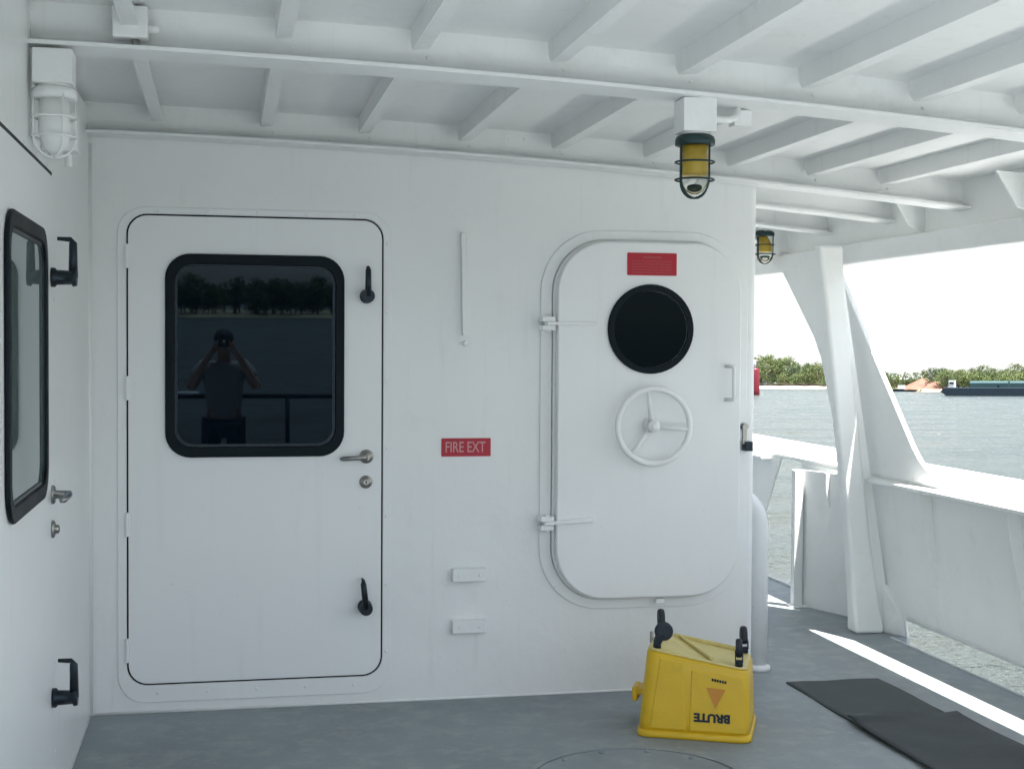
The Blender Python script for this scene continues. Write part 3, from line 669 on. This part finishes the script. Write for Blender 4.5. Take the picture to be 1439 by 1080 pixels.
M['leafC'] = ground_mat('foliage_dark', (.035, .062, .026), (.06, .09, .03), .25)
M['bark'] = ground_mat('bark', (.16, .12, .08), (.09, .07, .05), 3)
M['brick'] = paint('brown_wall', (.33, .16, .09), .8, .2, .2, .4)
M['roofw'] = paint('pale_roof', (.72, .73, .74), .5, .1, .1, .4)
M['ore'] = ground_mat('red_gravel', (.22, .115, .08), (.15, .08, .055), .5)
M['navy'] = paint('navy_barge_paint', (.014, .022, .030), .5, .3, .1, .3)
M['teal'] = paint('teal_cover_paint', (.03, .062, .062), .6, .25, .1, .3)
M['dkwin'] = paint('dark_opening', (.02, .022, .025), .3, .1, 0)
M['buoyred'] = paint('buoy_red', (.15, .008, .014), .45, .1, 0)
M['bargewhite'] = paint('barge_white', (.75, .75, .73), .5, .1, 0)

def bank(name, pts, depth, hgt, mat='bank'):   # pts: list of Vector at the waterline, extended away from the camera
    mb = MB(); rows = [(-3, -1.0), (0, .02), (5, hgt*.6), (22, hgt), (depth, hgt*1.6)]; vs = []
    for p in pts:
        d = Vector((p.x, p.y, 0)).normalized()
        for off, hz in rows: q_ = p+d*off; vs.append((q_.x, q_.y, WZ+hz+(random.uniform(-.15, .15) if off > 0 else 0)))
    r = len(rows); fs = [(i*r+j, (i+1)*r+j, (i+1)*r+j+1, i*r+j+1) for i in range(len(pts)-1) for j in range(r-1)]
    mb.add(vs, fs, True); return tag(mb.build(name, mat, ship=False), kind='structure')
def dist(y): return F*H/(y-HOR)
def lerp(tab, x):
    for (a, va), (b_, vb) in zip(tab, tab[1:]):
        if x <= b_: return va+(vb-va)*(x-a)/(b_-a)
    return tab[-1][1]
shore = [(-400, 544.2), (600, 544.4), (1040, 545.3), (1160, 546.3), (1250, 548.6), (1330, 550.5), (1450, 551.5), (1800, 553), (2600, 553), (4500, 552)]
fpts = []
x = -400
while x <= 4500: fpts.append(W(x, dist(lerp(shore, x))+6*math.sin(x*.11)+3*math.sin(x*.41))); x += 10 if 1000 < x < 1700 else 40
bank('river_bank', fpts, 260, 1.3)
spts = [W(x, dist(lerp(shore, x))-7-5*math.sin((x-1040)/130*3.1)) for x in range(1035, 1196, 8)]
bank('sand_beach', spts, 16, 1.6, 'sand')
apts = [Wa(az, 470+25*math.sin(az*.2)+10*math.sin(az*.9)) for az in range(120, 246, 3)]
bank('river_bank', apts, 260, 1.3)

def tree_mesh(seed, hgt, wid, nclump, mat, leaf=.75, base=.18, conic=0):
    rn = random.Random(seed); tk = MB()
    tp = [(0, 0, -.5), (rn.uniform(-.2, .2), rn.uniform(-.2, .2), hgt*.3), (rn.uniform(-.4, .4), rn.uniform(-.4, .4), hgt*.75)]
    tk.tube(tp, [.028*hgt, .020*hgt, .008*hgt], 7)
    cl = []
    for i in range(nclump):
        a = rn.uniform(0, 6.283); zf = rn.uniform(base, .96); rad = wid*.5*(math.sin(math.pi*min(1, (zf-base+.12)/(1.12-base)))**.6)*(1-conic*zf)
        r = rad*math.sqrt(rn.uniform(.05, 1)); cl.append((r*math.cos(a), r*math.sin(a), zf*hgt, rn.uniform(.09, .19)*wid))
    for c in cl[::5]:
        tk.tube([(0, 0, max(hgt*.15, c[2]*.6)), (c[0]*.6, c[1]*.6, c[2]*.9), (c[0], c[1], c[2])], [.010*hgt, .006*hgt, .003*hgt], 5)
    cr = MB()
    for (x, y, z, r) in cl:
        for _ in range(34):
            v = Vector((rn.gauss(0, 1), rn.gauss(0, 1), rn.gauss(0, 1))).normalized()*r*rn.uniform(.55, 1.1); v.z *= .75
            nn_ = Vector((rn.gauss(0, 1), rn.gauss(0, 1), rn.gauss(.6, 1))).normalized(); u = nn_.orthogonal().normalized(); w = nn_.cross(u); s = leaf*rn.uniform(.45, 1.0)
            c = Vector((x, y, z))+v; an = rn.uniform(0, 6.28); u2 = u*math.cos(an)+w*math.sin(an); w2 = nn_.cross(u2)
            cr.add([c-u2*s*.5, c+w2*s*.35, c+u2*s*.5, c-w2*s*.35], [(0, 1, 2, 3)])
    return tk, cr
kinds = []
def make_tree(nm, seed, hgt, wid, ncl, mat, label, group, **kw):
    tk, cr = tree_mesh(seed, hgt, wid, ncl, mat, **kw)
    r = thing(nm, label, 'tree', (0, 0, 0), group=group, ship=False)
    tk.build('trunk', 'bark', r); cr.build('crown', mat, r)
    return r
specs = [('broadleaf_tree', 11, 14, 13, 70, 'leafA', 'bright green bushy tree on the far river bank', {}), ('broadleaf_tree', 12, 13, 12, 64, 'leafB', 'mid green rounded tree on the far river bank', {}),
         ('broadleaf_tree', 13, 11, 12, 60, 'leafC', 'dark green low tree on the far river bank', dict(base=.08)), ('slender_tree', 14, 16, 7.5, 46, 'leafB', 'slender taller tree rising over the far bank', dict(conic=.35)),
         ('riverside_bush', 15, 6.5, 11, 46, 'leafA', 'low riverside bush at the edge of the far bank', dict(base=.02)), ('riverside_bush', 16, 6, 10, 42, 'leafC', 'low dark bush at the foot of the far bank trees', dict(base=.02))]
proto = [make_tree(a, s, h_, w, nc, mt, lb, lb.replace(' on the', 's on the', 1) if ' on the' in lb else lb+' group', **kw) for (a, s, h_, w, nc, mt, lb, kw) in specs]
used = [False]*len(proto)
def plant(i, loc, sc_):
    if not used[i]: o = proto[i]; used[i] = True
    else: o = copy_tree(proto[i], ship=False)
    o.location = loc; o.rotation_euler = (0, 0, random.uniform(0, 6.28)); o.scale = (sc_*random.uniform(.9, 1.15), sc_*random.uniform(.9, 1.15), sc_)
rn = random.Random(21)
htab = [(900, 12.5), (1062, 14.5), (1110, 13.2), (1135, 11.3), (1160, 10.0), (1200, 6.8), (1250, 6.0), (1290, 5.8), (1310, 6.6), (1340, 5.8), (1370, 6.7), (1410, 7.0), (1440, 7.3), (1600, 8), (2000, 9)]
for row, (off, wgt, hs, step) in enumerate(((34, (0, 1, 2, 3), 1.04, 15), (22, (0, 1, 0, 2, 3), .95, 14), (10, (4, 5, 4, 0), 1.0, 11))):
    x = 985
    while x < 1560:
        d = dist(lerp(shore, x))+off+rn.uniform(-3, 3)
        if not (row == 2 and 1262 < x < 1325):
            k = rn.choice(wgt); hh = specs[k][2]; want = lerp(htab, x)*hs*rn.uniform(.86, 1.1) if k < 4 else rn.uniform(4, 6.3)*(.8 if x > 1200 else 1)
            if 1170 < x < 1320 and k == 0: k = 2; hh = 11
            if k == 3: want *= 1.08
            plant(k, W(x, d, 1.0), want/hh)
        x += step*rn.uniform(.75, 1.25)
for row, off in enumerate((34, 24, 14)):   # astern, mirrored in the glass
    az = 166
    while az < 202:
        d = 470+25*math.sin(az*.2)+10*math.sin(az*.9)+off; k = rn.choice((0, 1, 2, 3, 5)); want = rn.uniform(9, 14)*(1 if k < 5 else .6)
        plant(k, Wa(az, d, 1.0), want/specs[k][2]); az += rn.uniform(.6, 1.0)

# shed, gravel and barge on the right-hand bank
def facing(o, p): o.rotation_euler = (0, 0, -math.atan2(p.x, p.y))
def dyd(px, y): return W(px, dist(y))
p = W(1278, dist(548.3)+5, .9); t = thing('waterside_shed', 'low brown shed with white roof beside the red gravel heap', 'shed', p, ship=False); facing(t, p)
mb = MB(); mb.box(-6, 5, 0, 8, 0, 3.2); mb.build('wall', 'brick', t)
mb = MB(); mb.prism([(-6.5, -.5, 3.2), (-6.5, 8.5, 3.2), (-6.5, 4, 4.8)], (12, 0, 0)); mb.build('roof', 'roofw', t)
for x in (-4, -1, 2): mb = MB(); mb.box(x, x+1.5, -.04, 0.0, .6, 2.3); mb.build('window', 'dkwin', t)
for (px, y, rw, hh, lab) in ((1300, 549.4, 8.5, 4.0, 'large heap of red gravel on the bank beside the shed'), (1316, 549.8, 5.5, 2.9, 'smaller heap of red gravel next to the barge stern')):
    p = W(px, dist(y)+6, .6); mb = MB(); k = 26; prof = [(1, 0), (.8, .22), (.55, .5), (.32, .76), (.13, .95), (0.02, 1)]; rr = random.Random(int(px)); vs = []
    for r, zt in prof: vs += [(rw*r*math.cos(6.283*i/k)*(1+.1*rr.uniform(-1, 1)), rw*r*math.sin(6.283*i/k)*(1+.1*rr.uniform(-1, 1)), hh*zt+rr.uniform(-.1, .1)) for i in range(k)]
    fs = [(a*k+i, a*k+(i+1) % k, (a+1)*k+(i+1) % k, (a+1)*k+i) for a in range(len(prof)-1) for i in range(k)]
    mb.add(vs, fs); o = mb.build('gravel_heap', 'ore', ship=False); o.location = p; tag(o, lab, 'gravel heap', 'gravel heaps on the right bank')
p = W(1268, dist(549.3)-2, 0); t = thing('work_boat', 'small dark flat work boat moored before the shed', 'boat', p, ship=False); facing(t, p)
mb = MB(); mb.hexa([(-4, -1.2, -.3), (4, -1.2, -.3), (4, 1.2, -.3), (-4, 1.2, -.3), (-5, -1.5, .8), (5, -1.5, .8), (5, 1.5, .8), (-5, 1.5, .8)]); mb.build('hull', 'navy', t)
mb = MB(); mb.box(-1.5, 1, -.9, .9, .8, 2.1); mb.build('cabin', 'bargewhite', t, bevel=.05)
p = W(1325, dist(555.2), 0); t = thing('barge', 'long dark navy barge with teal hold covers moored at right', 'barge', p, ship=False); facing(t, p); t.rotation_euler[2] -= R_(6)
mb = MB(); mb.prism([(-.5, 0, 1.0), (0, 0, 2.0), (62, 0, 2.0), (62, 0, -.5), (1.5, 0, -.5)], (0, 11, 0)); mb.build('hull', 'navy', t, bevel=.1)
for i in range(6):
    mb = MB(); x0 = 6+i*9; mb.prism([(x0, 1.4, 2.0), (x0, 1.4, 3.1), (x0, 3, 3.6), (x0, 8, 3.6), (x0, 9.6, 3.1), (x0, 9.6, 2.0)], (8.6, 0, 0)); c = mb.build('hold_cover', 'teal', t)
    if i in (2, 4): mb = MB(); mb.box(x0+2, x0+4.6, 2, 5, 3.6, 4.0); mb.build('hatch_lid', 'bargewhite', c)
mb = MB(); mb.box(1.0, 2.4, 3, 6, 2.0, 3.7); c = mb.build('deckhouse', 'bargewhite', t, bevel=.05)
mb = MB(); mb.box(1.2, 2.2, 2.95, 3.0, 2.8, 3.3); mb.build('window', 'dkwin', c)
mb = MB()
for i in range(7): mb.lathe([(.18, 2.0), (.18, 2.6), (.26, 2.62), (.26, 2.75)], (3.5+i*9, .5, 0), (0, 0, 1), 8)
mb.build('bollards', 'navy', t)
# red channel marker
p = W(1060, dist(554.5), 0); t = thing('channel_buoy', 'red channel buoy with grey top seen past the bulkhead corner', 'buoy', p, ship=False)
mb = MB(); mb.lathe([(1.0, -.6), (1.35, .1), (1.35, 1.2), (1.25, 6.4), (1.1, 6.8)], (0, 0, 0), (0, 0, 1), 24); mb.build('float', 'buoyred', t)
mb = MB(); mb.lathe([(.5, 6.8), (.45, 8.6), (.2, 8.9)], (0, 0, 0), (0, 0, 1), 14); mb.build('lantern', 'hull', t)

# ------------------------------------------------------------------ float the vessel at its trim
bpy.context.view_layer.update()
for o in SHIP:
    o.matrix_world = P4 @ o.matrix_basis

# ------------------------------------------------------------------ camera
cam = bpy.data.cameras.new('camera'); co = bpy.data.objects.new('camera', cam); COL.objects.link(co)
cam.sensor_width = 36; cam.lens = 36*F/1439; cam.clip_start = .02; cam.clip_end = 20000
co.matrix_world = Matrix.Translation(CAM) @ Cw.to_4x4()
sc.camera = co

# ------------------------------------------------------------------ light
sd = (P3 @ Vector((.166, -.18, 1))).normalized()    # towards the sun
sun = bpy.data.lights.new('sun', 'SUN'); so = bpy.data.objects.new('sun', sun); COL.objects.link(so)
sun.energy = 5.0; sun.angle = R_(.55); sun.color = (1, .96, .90)
so.rotation_euler = sd.to_track_quat('Z', 'Y').to_euler(); so.location = (0, 0, 30)
w = bpy.data.worlds.new('World'); sc.world = w; w.use_nodes = True; nt = w.node_tree; N = nt.nodes; L = nt.links
bg = N['Background']; sky = N.new('ShaderNodeTexSky'); sky.sky_type = 'NISHITA'; sky.sun_disc = False
sky.sun_elevation = math.asin(sd.z); sky.sun_rotation = math.atan2(sd.x, sd.y); sky.dust_density = 2.0; sky.ozone_density = 1.0; sky.air_density = 1.0
tc = N.new('ShaderNodeTexCoord'); mp = N.new('ShaderNodeMapping'); mp.inputs['Scale'].default_value = (1, 1, 3.0); L.new(tc.outputs['Generated'], mp.inputs['Vector'])
nz = N.new('ShaderNodeTexNoise'); nz.inputs['Scale'].default_value = 2.4; nz.inputs['Detail'].default_value = 8; nz.inputs['Roughness'].default_value = .58; L.new(mp.outputs[0], nz.inputs['Vector'])
mr = N.new('ShaderNodeMapRange'); mr.inputs[1].default_value = .38; mr.inputs[2].default_value = .64; mr.inputs[4].default_value = .9; L.new(nz.outputs[0], mr.inputs[0])
mx = N.new('ShaderNodeMix'); mx.data_type = 'RGBA'; L.new(mr.outputs[0], mx.inputs[0]); L.new(sky.outputs[0], mx.inputs[6]); mx.inputs[7].default_value = (6.0, 6.05, 6.1, 1)
L.new(mx.outputs[2], bg.inputs['Color']); bg.inputs['Strength'].default_value = .075
sc.view_settings.view_transform = 'Standard'; sc.view_settings.look = 'None'; sc.view_settings.gamma = 1; sc.view_settings.exposure = 2.03
sc.render.engine = 'CYCLES'
sc.cycles.max_bounces = 10; sc.cycles.diffuse_bounces = 6; sc.cycles.use_denoising = True
